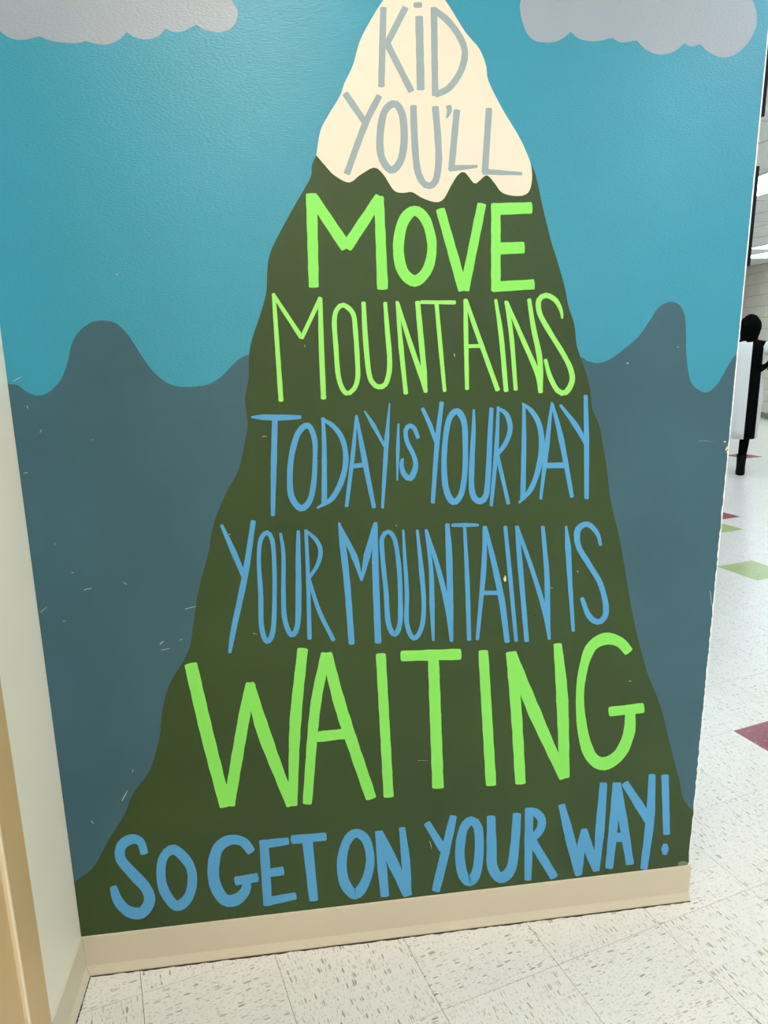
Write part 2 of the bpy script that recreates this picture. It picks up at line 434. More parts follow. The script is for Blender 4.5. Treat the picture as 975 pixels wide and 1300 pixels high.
coat('painted_hills', h + right_edge(h[-1].z+.004, ZB, .0004) + [Vector((.0006, WY-.0004, ZB))], .0004, M['hills'], 'slate blue painted hills')
ml = [(500, 30), (450, 120), (401, 198), (395, 223), (386.7, 239), (364, 279), (344, 318.6), (339.4, 343), (338, 371), (329.5, 402), (319.5, 432), (315.8, 454), (315.6, 480), (311.2, 507), (314.5, 540.6), (310, 565), (303, 596), (289.4, 621), (277, 649), (268.5, 676.6), (265, 700), (252, 750), (246, 788.5), (241.5, 819), (231, 842), (215, 869), (206.5, 900), (202, 938), (190.4, 977), (169, 1007.7), (157.7, 1034.6), (138.5, 1065), (119, 1100), (94, 1120)]
mr = [(590, 60), (640, 150), (674, 208), (683, 235), (688, 259), (699, 304), (708, 333), (717, 365), (722, 390), (729, 412), (732, 438), (737, 454), (744, 474), (749, 494), (752, 520), (760, 538), (764, 558), (770, 592), (774, 628), (779, 652), (784, 673), (790, 703), (797, 745), (805, 790), (813, 823), (823, 857), (835, 887), (843, 913), (848, 935), (857, 970), (863, 993), (867, 1013), (878, 1028), (884, 1034)]
a = [wallpt(x, y, .0006) for x, y in spline(ml)]; a[-1].x = .0006
b = [wallpt(x, y, .0006) for x, y in spline(mr)]
b = [p for p in b if p.x < W-.0045-.002]
coat('painted_mountain', a + [Vector((.0006, WY-.0006, ZB))] + right_edge(ZB, b[-1].z-.003, .0006) + b[::-1], .0006, M['green'], 'dark green painted mountain')
snow = [(525, -30), (505, -22), (486.7, 0), (470, 26.7), (456.7, 53), (448, 83), (436.7, 107), (432, 121), (416.7, 146.7), (406.7, 166.7), (401.5, 197, 'c'), (415, 213), (425, 223), (443, 231.7), (458, 221.7), (475, 213), (486.7, 221.7), (500, 241.7), (511.7, 245), (523, 244), (536.7, 251.7), (553, 256.7), (563, 252.7), (573, 235), (581.7, 221.7), (590, 219), (601.7, 232.7), (608, 230), (618, 222.7), (628, 233), (638, 245), (656.7, 249), (670, 245), (675, 230), (674, 210), (666.7, 190), (656.7, 170), (636.7, 136.7), (620, 103), (616.7, 83), (608, 61.7), (590, 40), (566.7, 3), (545, -22)]
coat('painted_snow_cap', [wallpt(x, y, .0008) for x, y in spline(snow, True)], .0008, M['snow'], 'cream painted snow cap')
cl1 = [(-60, 30, 'c'), (-30, 44), (-5, 36, 'c'), (12, 48), (28.8, 50.8), (50.8, 46.4, 'c'), (67.7, 52.5), (98, 55), (108, 52, 'c'), (125, 56.5), (139, 56), (152, 50), (161, 41, 'c'), (172.6, 48), (189.5, 50), (203, 44.7), (210, 36.6, 'c'), (220, 40.6), (233.5, 39.6), (249, 31.5, 'c'), (260.6, 38), (281, 41), (296, 34), (302, 20), (299.5, 8.5), (288, -4), (262, -14, 'c'), (240, -36), (205, -36), (180, -22, 'c'), (140, -55), (90, -52), (50, -26, 'c'), (10, -40), (-30, -20)]
cl2 = [(661, 0), (661.3, 20.6), (669, 43), (681, 52.6), (702, 54), (715.6, 48), (724, 40.5, 'c'), (736, 49.8), (757, 52.6), (777.4, 48, 'c'), (787.7, 54), (808, 51.5, 'c'), (822, 64.6), (839, 69.4), (856.5, 65), (868.5, 55, 'c'), (877, 59), (889, 56.7, 'c'), (899, 66), (915, 73), (932, 69.8), (949, 55), (959.5, 34), (959.5, 13.7), (950, -6), (925, -15, 'c'), (905, -40), (870, -42), (845, -25, 'c'), (810, -60), (765, -55), (735, -24, 'c'), (705, -38), (675, -24)]
for q in (cl1, cl2): coat('painted_cloud', [wallpt(x, y, .0006) for x, y in spline(q, True)], .0006, M['cloud'], 'pale grey painted cloud')

def stroke_geo(vs, fs, pts, org, w0, d, cap=.55, closed=False):
    x0, y0, sc = org; P = []
    c3 = [(p[0], p[1], p[2] if len(p) > 2 else w0) for p in pts]; n = len(c3)
    for k in range(n if closed else n-1):
        p1, p2 = c3[k], c3[(k+1) % n]
        p0 = c3[k-1] if closed or k else tuple(2*u-v for u, v in zip(p1, p2))
        p3 = c3[(k+2) % n] if closed or k+2 < n else tuple(2*u-v for u, v in zip(p2, p1))
        m = max(2, int(math.hypot(p2[0]-p1[0], p2[1]-p1[1])/sc/4))
        for s in range(m):
            t = s/m; t2, t3 = t*t, t*t*t
            q = [.5*(2*p1[e]+(p2[e]-p0[e])*t+(2*p0[e]-5*p1[e]+4*p2[e]-p3[e])*t2+(3*p1[e]-p0[e]-3*p2[e]+p3[e])*t3) for e in (0, 1)]
            P.append((x0+q[0]/sc, y0+q[1]/sc, (p1[2]+(p2[2]-p1[2])*t)/sc))
    if not closed: P.append((x0+c3[-1][0]/sc, y0+c3[-1][1]/sc, c3[-1][2]/sc))
    m = len(P); rows = []
    for k in range(m):
        a_, b_ = (P[k-1], P[(k+1) % m]) if closed else (P[max(0, k-1)], P[min(m-1, k+1)])
        tx, ty = b_[0]-a_[0], b_[1]-a_[1]; L = math.hypot(tx, ty) or 1; tx /= L; ty /= L
        hw = P[k][2]/2*(1+.05*math.sin(k*.9+P[0][0])*random.random())
        rows.append((P[k][0], P[k][1], tx, ty, hw))
    if not closed:                # brush-shaped ends
        def ends(r, sgn):
            x, y, tx, ty, hw = r; out = []
            for g in (.45, .75, .92, 1.0):
                out.append((x+sgn*tx*hw*cap*g, y+sgn*ty*hw*cap*g, tx, ty, hw*(1-g**3)**.5 if g < 1 else hw*.12))
            return out
        # pull the ends in so the cap finishes where the photographed stroke does
        def pull(r, sgn): x, y, tx, ty, hw = r; return (x-sgn*tx*hw*cap*.8, y-sgn*ty*hw*cap*.8, tx, ty, hw)
        s0, s1 = pull(rows[0], -1), pull(rows[-1], 1)
        tot = math.hypot(rows[-1][0]-rows[0][0], rows[-1][1]-rows[0][1])
        if tot > 3*rows[0][4]:
            keep = [r for r in rows if (r[0]-s0[0])*s0[2]+(r[1]-s0[1])*s0[3] > .3 or math.hypot(r[0]-s0[0], r[1]-s0[1]) > 12]
            keep = [r for r in keep if (s1[0]-r[0])*s1[2]+(s1[1]-r[1])*s1[3] > .3 or math.hypot(r[0]-s1[0], r[1]-s1[1]) > 12]
            rows = [s0]+keep+[s1]
        rows = ends(rows[0], -1)[::-1] + rows + ends(rows[-1], 1)
    b0 = len(vs)
    for x, y, tx, ty, hw in rows:
        vs.append(wallpt(x-ty*hw, y+tx*hw, d)); vs.append(wallpt(x+ty*hw, y-tx*hw, d))
    r = len(rows)
    for k in range(r if closed else r-1):
        a_, b_ = b0+2*k, b0+2*((k+1) % r); fs.append((a_, a_+1, b_+1, b_))

def letter(ch, org, w0, strokes, mat, label, cap=.55):
    vs, fs = [], []
    for k, st in enumerate(strokes):
        cl = st[0] == 'o'; pts = st[1:] if cl else st
        stroke_geo(vs, fs, pts, org, w0, .0010+.00004*k, cap, cl)
    o = link('painted_letter', mesh('painted_letter', vs, fs), mat, wall_front)
    if sum(p.normal.y*p.area for p in o.data.polygons) > 0: o.data.flip_normals()
    o['label'] = label
    return o

A, B, C, D, E_ = (390, 0, 3), (370, 235, 3), (330, 360, 5), (500, 360, 5), (600, 360, 5)
F, G, H = (310, 500, 5), (470, 500, 5), (600, 490, 5)
I, J, K = (275, 655, 5), (420, 655, 5), (590, 655, 5)
L, M5, N6, O7, P8 = (220, 800, 3), (520, 790, 3), (125, 1030, 3), (380, 1010, 3), (590, 970, 3)
WORDS = [
 ('KID', 'grey', .3, [
  ('K', A, 25, [[(290, 28), (282, 332)], [(375, 28), (303, 168)], [(303, 165), (397, 350)]]),
  ('I', A, 30, [[(426, 62), (432, 344)], [(421, 14, 33), (421, 26, 33)]]),
  ('D', A, 25, [[(482, 28), (487, 366)], [(480, 36), (535, 80), (580, 140), (600, 200), (585, 270), (540, 335), (486, 362)]])]),
 ("YOU'LL", 'grey', .4, [
  ('Y', A, 25, [[(143, 355), (224, 472)], [(275, 364), (220, 475), (150, 664)]]),
  ('O', A, 28, [['o', (325, 396), (292, 430), (277, 520), (283, 600), (318, 648), (352, 620), (368, 550), (366, 460), (350, 410)]]),
  ('U', A, 26, [[(404, 402), (408, 520), (418, 640), (440, 695), (465, 708), (488, 690), (500, 620), (497, 520), (487, 405)]]),
  ('apostrophe', A, 20, [[(537, 402, 22), (541, 424, 20), (530, 450, 8)]]),
  ('L', A, 25, [[(570, 418), (548, 650)], [(540, 642, 26), (648, 634, 12)]]),
  ('L', A, 25, [[(692, 412), (676, 660)], [(668, 654, 24), (818, 662, 12)]])]),
 ('MOVE', 'lime', .25, [
  ('M', B, 40, [[(76, 32, 42), (85, 390, 38)], [(76, 40, 40), (210, 240, 44)], [(208, 240, 44), (338, 44, 40)], [(333, 43, 36), (347, 398, 42)]]),
  ('O', B, 42, [['o', (468, 98, 40), (425, 140, 42), (407, 235, 42), (422, 325, 42), (470, 365, 44), (518, 320, 38), (535, 230, 35), (512, 135, 38)]]),
  ('V', B, 34, [[(566, 90, 34), (654, 402, 38)], [(725, 70, 34), (658, 402, 36)]]),
  ('E', B, 36, [[(778, 70), (778, 405, 36)], [(764, 92, 46), (916, 87, 44)], [(778, 242, 46), (887, 238, 44)], [(764, 388, 40), (925, 378, 38)]])]),
 ('MOUNTAINS', 'lime_pale', .7, [
  ('M', C, 30, [[(86, 62, 22), (100, 250, 28), (134, 748, 32)], [(88, 75, 24), (265, 345, 30)], [(263, 350, 26), (385, 88, 28)], [(382, 88, 28), (390, 400, 34), (404, 734, 34)]]),
  ('O', C, 31, [['o', (530, 137), (488, 165), (472, 240), (482, 400), (500, 600), (545, 695), (595, 670), (620, 600), (618, 480), (606, 300), (590, 190)]]),
  ('U', C, 32, [[(657, 116, 28), (668, 330, 34), (690, 560, 32), (715, 630), (752, 655), (795, 640), (820, 560), (822, 460), (810, 320), (794, 118, 24)]]),
  ('N', D, 30, [[(20, 112, 20), (45, 400, 32), (76, 702, 28)], [(22, 122, 24), (110, 400, 32), (192, 640, 34), (200, 692, 22)], [(150, 112, 32), (170, 330, 36), (192, 560, 34), (202, 692, 22)]]),
  ('T', D, 26, [[(168, 118, 24), (392, 120, 26)], [(270, 125, 26), (295, 400, 28), (322, 686, 24)]]),
  ('A', D, 28, [[(453, 98, 24), (457, 300, 30), (464, 674, 26)], [(455, 100, 24), (520, 290, 30), (660, 680, 30)], [(465, 398, 24), (556, 396, 26)]]),
  ('I', E_, 30, [[(145, 100, 20), (180, 330, 32), (212, 686, 30)]]),
  ('N', E_, 30, [[(211, 110, 22), (245, 330, 30), (273, 678, 26)], [(213, 115, 24), (320, 360, 30), (410, 570, 34), (430, 694, 26)], [(357, 96, 26), (385, 280, 32), (425, 480, 36), (430, 694, 30)]]),
  ('S', E_, 32, [[(568, 222, 14), (560, 170, 24), (525, 105, 32), (465, 75, 34), (420, 105, 34), (425, 190, 34), (490, 310, 32), (570, 440, 32), (620, 540, 34), (630, 620, 36), (590, 690, 36), (540, 680, 34), (490, 590, 30), (460, 480, 24)]])]),
 ('TODAY', 'blue', .6, [
  ('T', F, 34, [[(44, 147, 12), (120, 148, 36), (230, 150, 38), (362, 147, 24)], [(195, 155, 36), (188, 450, 38), (182, 774, 26)]]),
  ('O', F, 36, [['o', (405, 200, 36), (345, 245, 38), (305, 370, 36), (290, 510, 36), (300, 650, 40), (358, 725, 42), (415, 680, 36), (442, 560, 34), (450, 400, 30), (445, 280, 34)]]),
  ('D', F, 30, [[(500, 150, 22), (508, 350, 30), (508, 700, 36)], [(490, 158, 18), (560, 200, 30), (620, 280, 32), (645, 400, 34), (625, 530, 36), (560, 660, 34), (462, 724, 14)]]),
  ('A', F, 28, [[(711, 135, 14), (690, 380, 28), (649, 716, 24)], [(712, 137, 16), (760, 400, 36), (824, 724, 26)], [(692, 458, 28), (770, 448, 32)]]),
  ('Y', F, 26, [[(763, 108, 10), (820, 200, 28), (892, 335, 16)], [(923, 58, 8), (905, 280, 30), (890, 520, 26), (877, 726, 18)]])]),
 ('IS', 'blue', .6, [
  ('I', G, 24, [[(179, 188, 12), (175, 350, 24), (171, 550, 10)]]),
  ('S', G, 30, [[(305, 282, 24), (280, 220, 28), (250, 202, 30), (225, 230, 28), (232, 300, 28), (275, 390, 28), (288, 460, 34), (255, 535, 40), (215, 510, 34), (198, 450, 26), (206, 410, 20)]])]),
 ('YOUR', 'blue', .5, [
  ('Y', G, 28, [[(330, 90, 24), (380, 200, 28), (418, 310, 24)], [(454, 50, 28), (425, 300, 32), (396, 694, 26)]]),
  ('O', G, 36, [['o', (552, 110, 40), (505, 150, 36), (480, 260, 34), (468, 430, 34), (480, 600, 40), (525, 685, 42), (575, 640, 36), (600, 500, 34), (603, 330, 34), (595, 180, 38)]]),
  ('U', G, 34, [[(657, 98, 14), (655, 240, 28), (645, 430, 34), (643, 600, 36), (665, 665, 40), (700, 680, 44), (735, 640, 36), (750, 480, 34), (760, 250, 32), (769, 88, 26)]]),
  ('R', G, 28, [[(812, 80, 18), (800, 350, 30), (767, 712, 22)], [(806, 88, 18), (865, 130, 32), (888, 220, 32), (860, 310, 30), (806, 386, 24)], [(806, 388, 26), (877, 700, 24)]])]),
 ('DAY', 'blue', .6, [
  ('D', H, 30, [[(325, 112, 20), (325, 350, 30), (318, 722, 34)], [(313, 110, 14), (370, 155, 30), (420, 240, 34), (438, 370, 36), (415, 530, 34), (365, 660, 32), (292, 742, 14)]]),
  ('A', H, 30, [[(502, 104, 14), (470, 380, 34), (431, 720, 18)], [(503, 108, 18), (560, 330, 36), (630, 706, 26)], [(465, 505, 34), (580, 502, 38)]]),
  ('Y', H, 30, [[(555, 120, 18), (650, 245, 34), (720, 365, 30)], [(716, 58, 26), (722, 360, 34), (722, 716, 28)]])]),
 ('YOUR', 'blue', .6, [
  ('Y', I, 34, [[(31, 56, 20), (100, 210, 36), (175, 385, 34)], [(234, 28, 32), (180, 380, 40), (110, 710, 36), (83, 868, 22)]]),
  ('O', I, 30, [['o', (320, 105, 30), (280, 150, 28), (268, 280, 26), (280, 500, 32), (285, 700, 32), (318, 795, 34), (358, 730, 32), (368, 500, 28), (365, 280, 28), (352, 150, 28)]]),
  ('U', I, 32, [[(405, 108, 18), (424, 240, 26), (424, 480, 30), (432, 650, 32), (472, 752, 34), (512, 700, 34), (520, 500, 38), (518, 250, 32), (518, 92, 20)]]),
  ('R', I, 26, [[(567, 86, 22), (580, 380, 26), (590, 782, 28)], [(565, 92, 18), (630, 150, 26), (660, 220, 30), (640, 310, 26), (586, 395, 20)], [(585, 395, 22), (650, 600, 28), (744, 792, 26)]])]),
 ('MOUNTAIN', 'blue', .6, [
  ('M', J, 38, [[(53, 42, 16), (75, 180, 42), (105, 450, 40), (132, 814, 38)], [(58, 70, 24), (150, 260, 40), (195, 410, 14)], [(195, 410, 14), (230, 250, 44), (282, 45, 24)], [(283, 40, 26), (282, 300, 42), (300, 806, 42)]]),
  ('O', J, 30, [['o', (365, 100, 28), (325, 140, 30), (330, 280, 30), (350, 480, 30), (365, 680, 34), (405, 750, 34), (438, 680, 32), (440, 480, 30), (430, 300, 30), (405, 150, 28)]]),
  ('U', J, 28, [[(459, 88, 14), (470, 280, 24), (482, 480, 28), (482, 680, 30), (525, 775, 30), (575, 710, 30), (590, 560, 28), (575, 350, 32), (548, 88, 18)]]),
  ('N', J, 32, [[(603, 84, 16), (635, 330, 28), (642, 560, 34), (650, 792, 18)], [(605, 90, 20), (680, 330, 32), (740, 580, 34), (765, 796, 20)], [(738, 48, 28), (750, 250, 42), (758, 560, 38), (765, 796, 22)]]),
  ('T', J, 26, [[(766, 58, 20), (850, 57, 28), (938, 57, 16)], [(848, 62, 20), (865, 400, 30), (877, 790, 28)]]),
  ('A', K, 32, [[(126, 64, 24), (120, 330, 34), (79, 786, 22)], [(128, 66, 24), (185, 300, 36), (235, 540, 40), (269, 802, 34)], [(112, 487, 28), (222, 487, 28)]]),
  ('I', K, 26, [[(256, 64, 24), (285, 360, 28), (326, 796, 24)]]),
  ('N', K, 30, [[(330, 62, 24), (350, 300, 34), (393, 798, 30)], [(331, 70, 24), (420, 320, 28), (500, 580, 32), (536, 782, 18)], [(494, 64, 24), (520, 370, 34), (525, 600, 34), (536, 784, 18)]])]),
 ('IS', 'blue', .6, [
  ('I', K, 30, [[(642, 64, 14), (655, 200, 38), (668, 430, 30), (688, 732, 22)]]),
  ('S', K, 36, [[(862, 188, 20), (840, 110, 28), (780, 52, 34), (718, 85, 40), (720, 190, 36), (790, 310, 34), (860, 430, 34), (895, 570, 36), (885, 645, 38), (840, 672, 36), (785, 630, 36), (742, 518, 26)]])]),
 ('WAITING', 'lime', .3, [
  ('W', L, 44, [[(66, 126, 50), (130, 400, 50), (200, 672, 46)], [(212, 668, 44), (268, 340, 44), (296, 200, 38)], [(290, 200, 36), (345, 390, 52), (450, 668, 38)], [(493, 68, 40), (465, 350, 44), (455, 668, 34)]]),
  ('A', L, 40, [[(582, 86, 38), (540, 300, 40), (510, 662, 36)], [(585, 86, 38), (640, 300, 46), (754, 642, 42)], [(545, 406, 40), (668, 392, 40)]]),
  ('I', L, 38, [[(790, 88), (820, 636)]]),
  ('T', M5, 42, [[(-34, 128, 40), (196, 121, 42)], [(90, 130, 42), (108, 632, 44)]]),
  ('I', M5, 38, [[(280, 106, 38), (310, 622, 40)]]),
  ('N', M5, 40, [[(384, 112, 36), (405, 330, 42), (422, 616, 40)], [(386, 114, 38), (470, 330, 50), (588, 594, 36)], [(563, 80, 32), (580, 280, 46), (590, 592, 38)]]),
  ('G', M5, 40, [[(836, 114, 36), (800, 75, 40), (745, 62, 46), (690, 95, 40), (660, 180, 34), (648, 290, 30), (660, 420, 40), (690, 510, 46), (740, 538, 50), (800, 500, 44), (835, 420, 44), (840, 335, 40)], [(758, 340, 36), (892, 325, 38)]])]),
 ('SO', 'blue', .4, [
  ('S', N6, 38, [[(176, 162, 30), (160, 115, 32), (125, 105, 38), (88, 130, 40), (85, 180, 38), (130, 235, 42), (180, 290, 42), (195, 340, 42), (165, 385, 44), (115, 380, 44), (75, 340, 38), (56, 284, 28)]]),
  ('O', N6, 36, [['o', (290, 145, 38), (250, 170, 34), (238, 230, 34), (250, 300, 38), (295, 358, 40), (340, 330, 38), (358, 265, 36), (345, 200, 36)]])]),
 ('GET', 'blue', .35, [
  ('G', N6, 40, [[(584, 155, 34), (550, 115, 36), (500, 108, 38), (455, 140, 42), (438, 210, 44), (445, 280, 44), (480, 335, 46), (525, 335, 44), (560, 300, 38), (566, 258, 30)], [(519, 265, 34), (608, 250, 34)]]),
  ('E', N6, 34, [[(630, 108, 36), (645, 358, 34)], [(615, 126, 34), (725, 112, 28)], [(632, 236, 34), (706, 225, 32)], [(634, 344, 34), (753, 320, 28)]]),
  ('T', N6, 34, [[(734, 107, 34), (868, 95, 30)], [(795, 105, 40), (820, 340, 34)]])]),
 ('ON', 'blue', .35, [
  ('O', O7, 36, [['o', (215, 142, 34), (180, 175, 34), (162, 250, 36), (172, 330, 40), (212, 375, 40), (250, 330, 36), (270, 250, 32), (255, 170, 34)]]),
  ('N', O7, 34, [[(301, 134, 26), (315, 270, 36), (326, 384, 32)], [(303, 136, 28), (345, 230, 42), (414, 380, 36)], [(391, 120, 24), (405, 250, 34), (412, 380, 32)]])]),
 ('YOUR', 'blue', .4, [
  ('Y', O7, 32, [[(485, 102, 26), (548, 205, 32)], [(587, 75, 28), (555, 215, 34), (519, 364, 32)]]),
  ('O', O7, 36, [['o', (655, 95, 34), (625, 125, 34), (611, 210, 36), (618, 285, 38), (632, 316, 38), (648, 326, 38), (664, 312, 38), (677, 280, 36), (685, 200, 34), (680, 120, 34)]]),
  ('U', O7, 38, [[(730, 76, 32), (732, 190, 38), (735, 270, 40), (765, 312, 42), (805, 280, 38), (820, 190, 34), (829, 66, 32)]]),
  ('R', P8, 32, [[(245, 166, 32), (243, 300, 32), (240, 442, 26)], [(238, 180, 30), (268, 182, 32), (292, 210, 32), (286, 250, 32), (246, 294, 26)], [(250, 282, 34), (342, 432, 32)]])]),
 ('WAY', 'blue', .35, [
  ('W', P8, 32, [[(368, 153, 26), (400, 280, 38), (433, 424, 26)], [(432, 420, 28), (440, 330, 34), (456, 247, 26)], [(453, 246, 24), (475, 330, 38), (500, 406, 24)], [(528, 70, 28), (515, 240, 36), (501, 406, 22)]]),
  ('A', P8, 32, [[(577, 70, 28), (565, 240, 34), (549, 397, 30)], [(580, 70, 28), (605, 230, 34), (629, 382, 30)], [(568, 278, 34), (614, 278, 34)]]),
  ('Y', P8, 30, [[(608, 70, 28), (660, 150, 34), (700, 216, 34)], [(713, 38, 26), (705, 210, 34), (681, 400, 28)]]),
  ('exclamation mark', P8, 28, [[(762, 40, 28), (768, 268, 26)], [(763, 303, 16), (762, 323, 30), (761, 344, 16)]])]),
]
TONE = {'grey': 'grey-blue', 'lime': 'lime green', 'lime_pale': 'pale lime green', 'blue': 'sky blue'}
for word, mk, cap, letters in WORDS:
    for ch, org, w0, strokes in letters:
        letter(ch, org, w0, strokes, M[mk], '%s painted %s in the word %s' % (TONE[mk], ch if len(ch) > 1 else 'letter '+ch, word), cap)

# scuffs, nicks and chips in the paint
def marks(name, lst, mat, d=.0016):
    vs, fs = [], []
    for x0, y0, x1, y1, w_ in lst:
        if mat is M['scuff'] and w_ < 3: w_ *= .75
        stroke_geo(vs, fs, [(x0, y0, w_), ((x0+x1)/2+.3, (y0+y1)/2-.3, w_*1.1), (x1, y1, w_*.6)], (0, 0, 1), w_, d, .5)
    o = link(name, mesh(name, vs, fs), mat, wall_front); tag(o, kind='stuff')
marks('paint_nicks', [(91, 727, 94, 726.5, 1), (107, 748.5, 117, 746.5, 1.1), (157, 739, 161, 742, 1.2), (52, 777, 60, 770, 1), (80, 788.5, 84, 788.5, .9), (235, 773, 249, 769.5, 1.1), (203, 817.5, 208, 813.5, 1.6), (205, 825, 216, 823, .9), (228, 812, 232, 811.5, .9), (155, 1016, 162, 1003, 1.6), (168, 980, 169, 976, 1), (116, 1041.5, 119, 1045.5, 1.2), (17, 484, 28, 478, 1.1), (34, 515, 36, 519, 1), (51, 549, 53, 545, 1), (30, 601, 36, 599.5, 1), (147, 348, 150, 349, 1.3), (117, 558, 118, 559, 1), (70, 690, 71, 691, 1), (859, 440.5, 862, 440.5, .8), (795, 461, 798, 461.5, 1.4), (886, 559.7, 905, 560.4, .35), (576, 449, 577, 453, 1.6), (291, 678.2, 292, 678.6, 1.6), (502.5, 666.8, 503.2, 667.4, 1.6), (732.5, 725, 733.2, 726, 2), (698, 746, 702, 746.5, .8), (798, 864.5, 801, 864.5, 1.2), (333, 554, 339, 554, 1), (321, 804, 326, 804.8, .8), (530, 965, 543, 965.4, .5), (901, 750, 902.5, 768, 1.1), (909, 714.5, 910, 715.5, 1.3), (386, 438, 387.5, 441, 1), (472, 714.3, 474, 714.4, 1.4), (545, 1067, 548, 1077, 1)], M['scuff'])
marks('bare_plaster_chips', [(640, 733, 641, 738, 3.2), (640.5, 731, 641.5, 733, 1.6), (926, 563, 926, 572, 5), (923.5, 567, 920.5, 571.5, 2.2), (925, 571, 922, 574.5, 2), (918.5, 560.8, 921, 560.9, 1.6)], M['chip'], .0018)
marks('dark_nicks', [(678.3, 781, 679, 782, 2.2), (615, 290, 616, 291, 1.2), (403, 581, 404, 582.5, 1.6), (658, 292, 659, 293, 1.2)], M['darkchip'])
marks('rubbed_edge_patch', [(861, 1096.5, 873, 1095.5, 5.5)], M['rub'], .0014)

# ------------------------------------------------------------------ black boards on the end of the wall
def board(y_top, y_bot, label):
    zt = px(955, y_top, WY+.008).z if y_top > -400 else CEIL-.25
    zb = px(955, y_bot, WY+.008).z
    e = link('notice_board', None, None, None, (W, WY+.004, (zt+zb)/2)); e.empty_display_size = .05; e.rotation_euler.z = 0
    tag(e, label, 'notice board', 'black boards on the wall end')
    hh, wd, t = (zt-zb)/2, .235, .0100
    bm = bmesh.new(); f = .014
    for q in ((0, f, -hh, hh), (wd-f, wd, -hh, hh), (f, wd-f, -hh, -hh+f), (f, wd-f, hh-f, hh)):
        box_bm(bm, 0, t, q[0], q[1], q[2], q[3], .001)
    bm_obj('frame', bm, M['black'], e)
    box('panel', 0, t*.6, f, wd-f, -hh+f, hh-f, M['board'], e)
board(211, 338, 'thin black framed board on the end of the mural wall, lower of two')
board(-60, 148, 'thin black framed board on the end of the mural wall, upper of two')

# ------------------------------------------------------------------ the walker in the lobby
def skin_obj(name, verts, edges, radii, mat, parent, sub=2, root=0):
    me = bpy.data.meshes.new(name); me.from_pydata(verts, edges, []); me.update()
    o = link(name, me, mat, parent)
    md = o.modifiers.new('Skin', 'SKIN'); md.use_smooth_shade = True
    for k, r in enumerate(radii):
        sv = me.skin_vertices[0].data[k]; sv.radius = r if isinstance(r, tuple) else (r, r); sv.use_root = (k == root)
    s = o.modifiers.new('Sub', 'SUBSURF'); s.levels = s.render_levels = sub
    return o
PX, PY = 5.30, 5.54
per = link('person', None, None, None, (PX, PY, 0)); per.rotation_euler.z = -math.radians(34.2)
tag(per, 'person with short dark hair in a long white and black dress, walking away', 'person')
V, Ed, Rd = [], [], []
def add(p, r, link_to=None):
    V.append(p); Rd.append(r)
    if link_to is not None: Ed.append((link_to, len(V)-1))
    return len(V)-1
pel = add((-.01, 0, .90), (.13, .10))
sp1 = add((-.01, 0, 1.08), (.115, .085), pel); sp2 = add((0, 0, 1.26), (.13, .09), sp1); ch = add((0, 0, 1.34), (.10, .075), sp2)
nk = add((0, .005, 1.42), .05, ch); hd = add((0, .02, 1.49), (.062, .068), nk); h2 = add((0, .02, 1.565), (.072, .085), hd); h3 = add((0, .02, 1.625), (.045, .055), h2)
ns = add((0, .115, 1.515), .012, hd)
# standing leg (shows past the wall) and the leg swinging ahead
for sx, kn, an, to in ((.075, (.055, .03, .48), (.035, -.02, .10), (.04, .12, .03)), (-.095, (-.15, .16, .50), (-.17, .20, .12), (-.17, .33, .04))):
    hp = add((sx, 0, .84), .085, pel); k_ = add(kn, .055, hp); cf = add((kn[0]*.6+an[0]*.4, kn[1]*.6+an[1]*.4-.02, kn[2]*.6+an[2]*.4), .052, k_)
    a_ = add(an, .036, cf); add(to, .03, a_)
# viewer-right arm bent, hand at the waist; other arm hanging
def arm(sh, el, wr_, hn, fat):
    s_ = add(sh, .052, ch); e_ = add(el, .042, s_); m_ = add(tuple((p+q)/2 for p, q in zip(el, wr_)), .038*fat, e_); w_ = add(wr_, .027*fat, m_); p_ = add(hn, (.032, .018), w_)
    d = Vector(hn)-Vector(wr_); d.normalize(); up = Vector((0, 1, 0)) if abs(d.y) < .9 else Vector((1, 0, 0)); sd = d.cross(up).normalized()
    for q, ln in ((-.024, .055), (-.008, .068), (.008, .072), (.022, .062)):
        b_ = Vector(hn)+sd*q+d*.02; k1 = b_+d*ln*.55; k2 = k1+d*ln*.35+up*.018
        a1 = add(tuple(b_), .0095, p_); a2 = add(tuple(k1), .009, a1); add(tuple(k2), .0075, a2)
    t1 = add(tuple(Vector(wr_)+d*.03+sd*.032), .011, w_); add(tuple(Vector(wr_)+d*.065+sd*.045+up*.012), .009, t1)
arm((.155, 0, 1.345), (.31, -.03, 1.265), (.215, -.10, 1.175), (.165, -.12, 1.14), 1.35)
arm((-.155, 0, 1.345), (-.20, -.03, 1.08), (-.20, .06, .86), (-.20, .08, .80), 1.0)
skin_obj('body', V, Ed, Rd, M['body'], per)
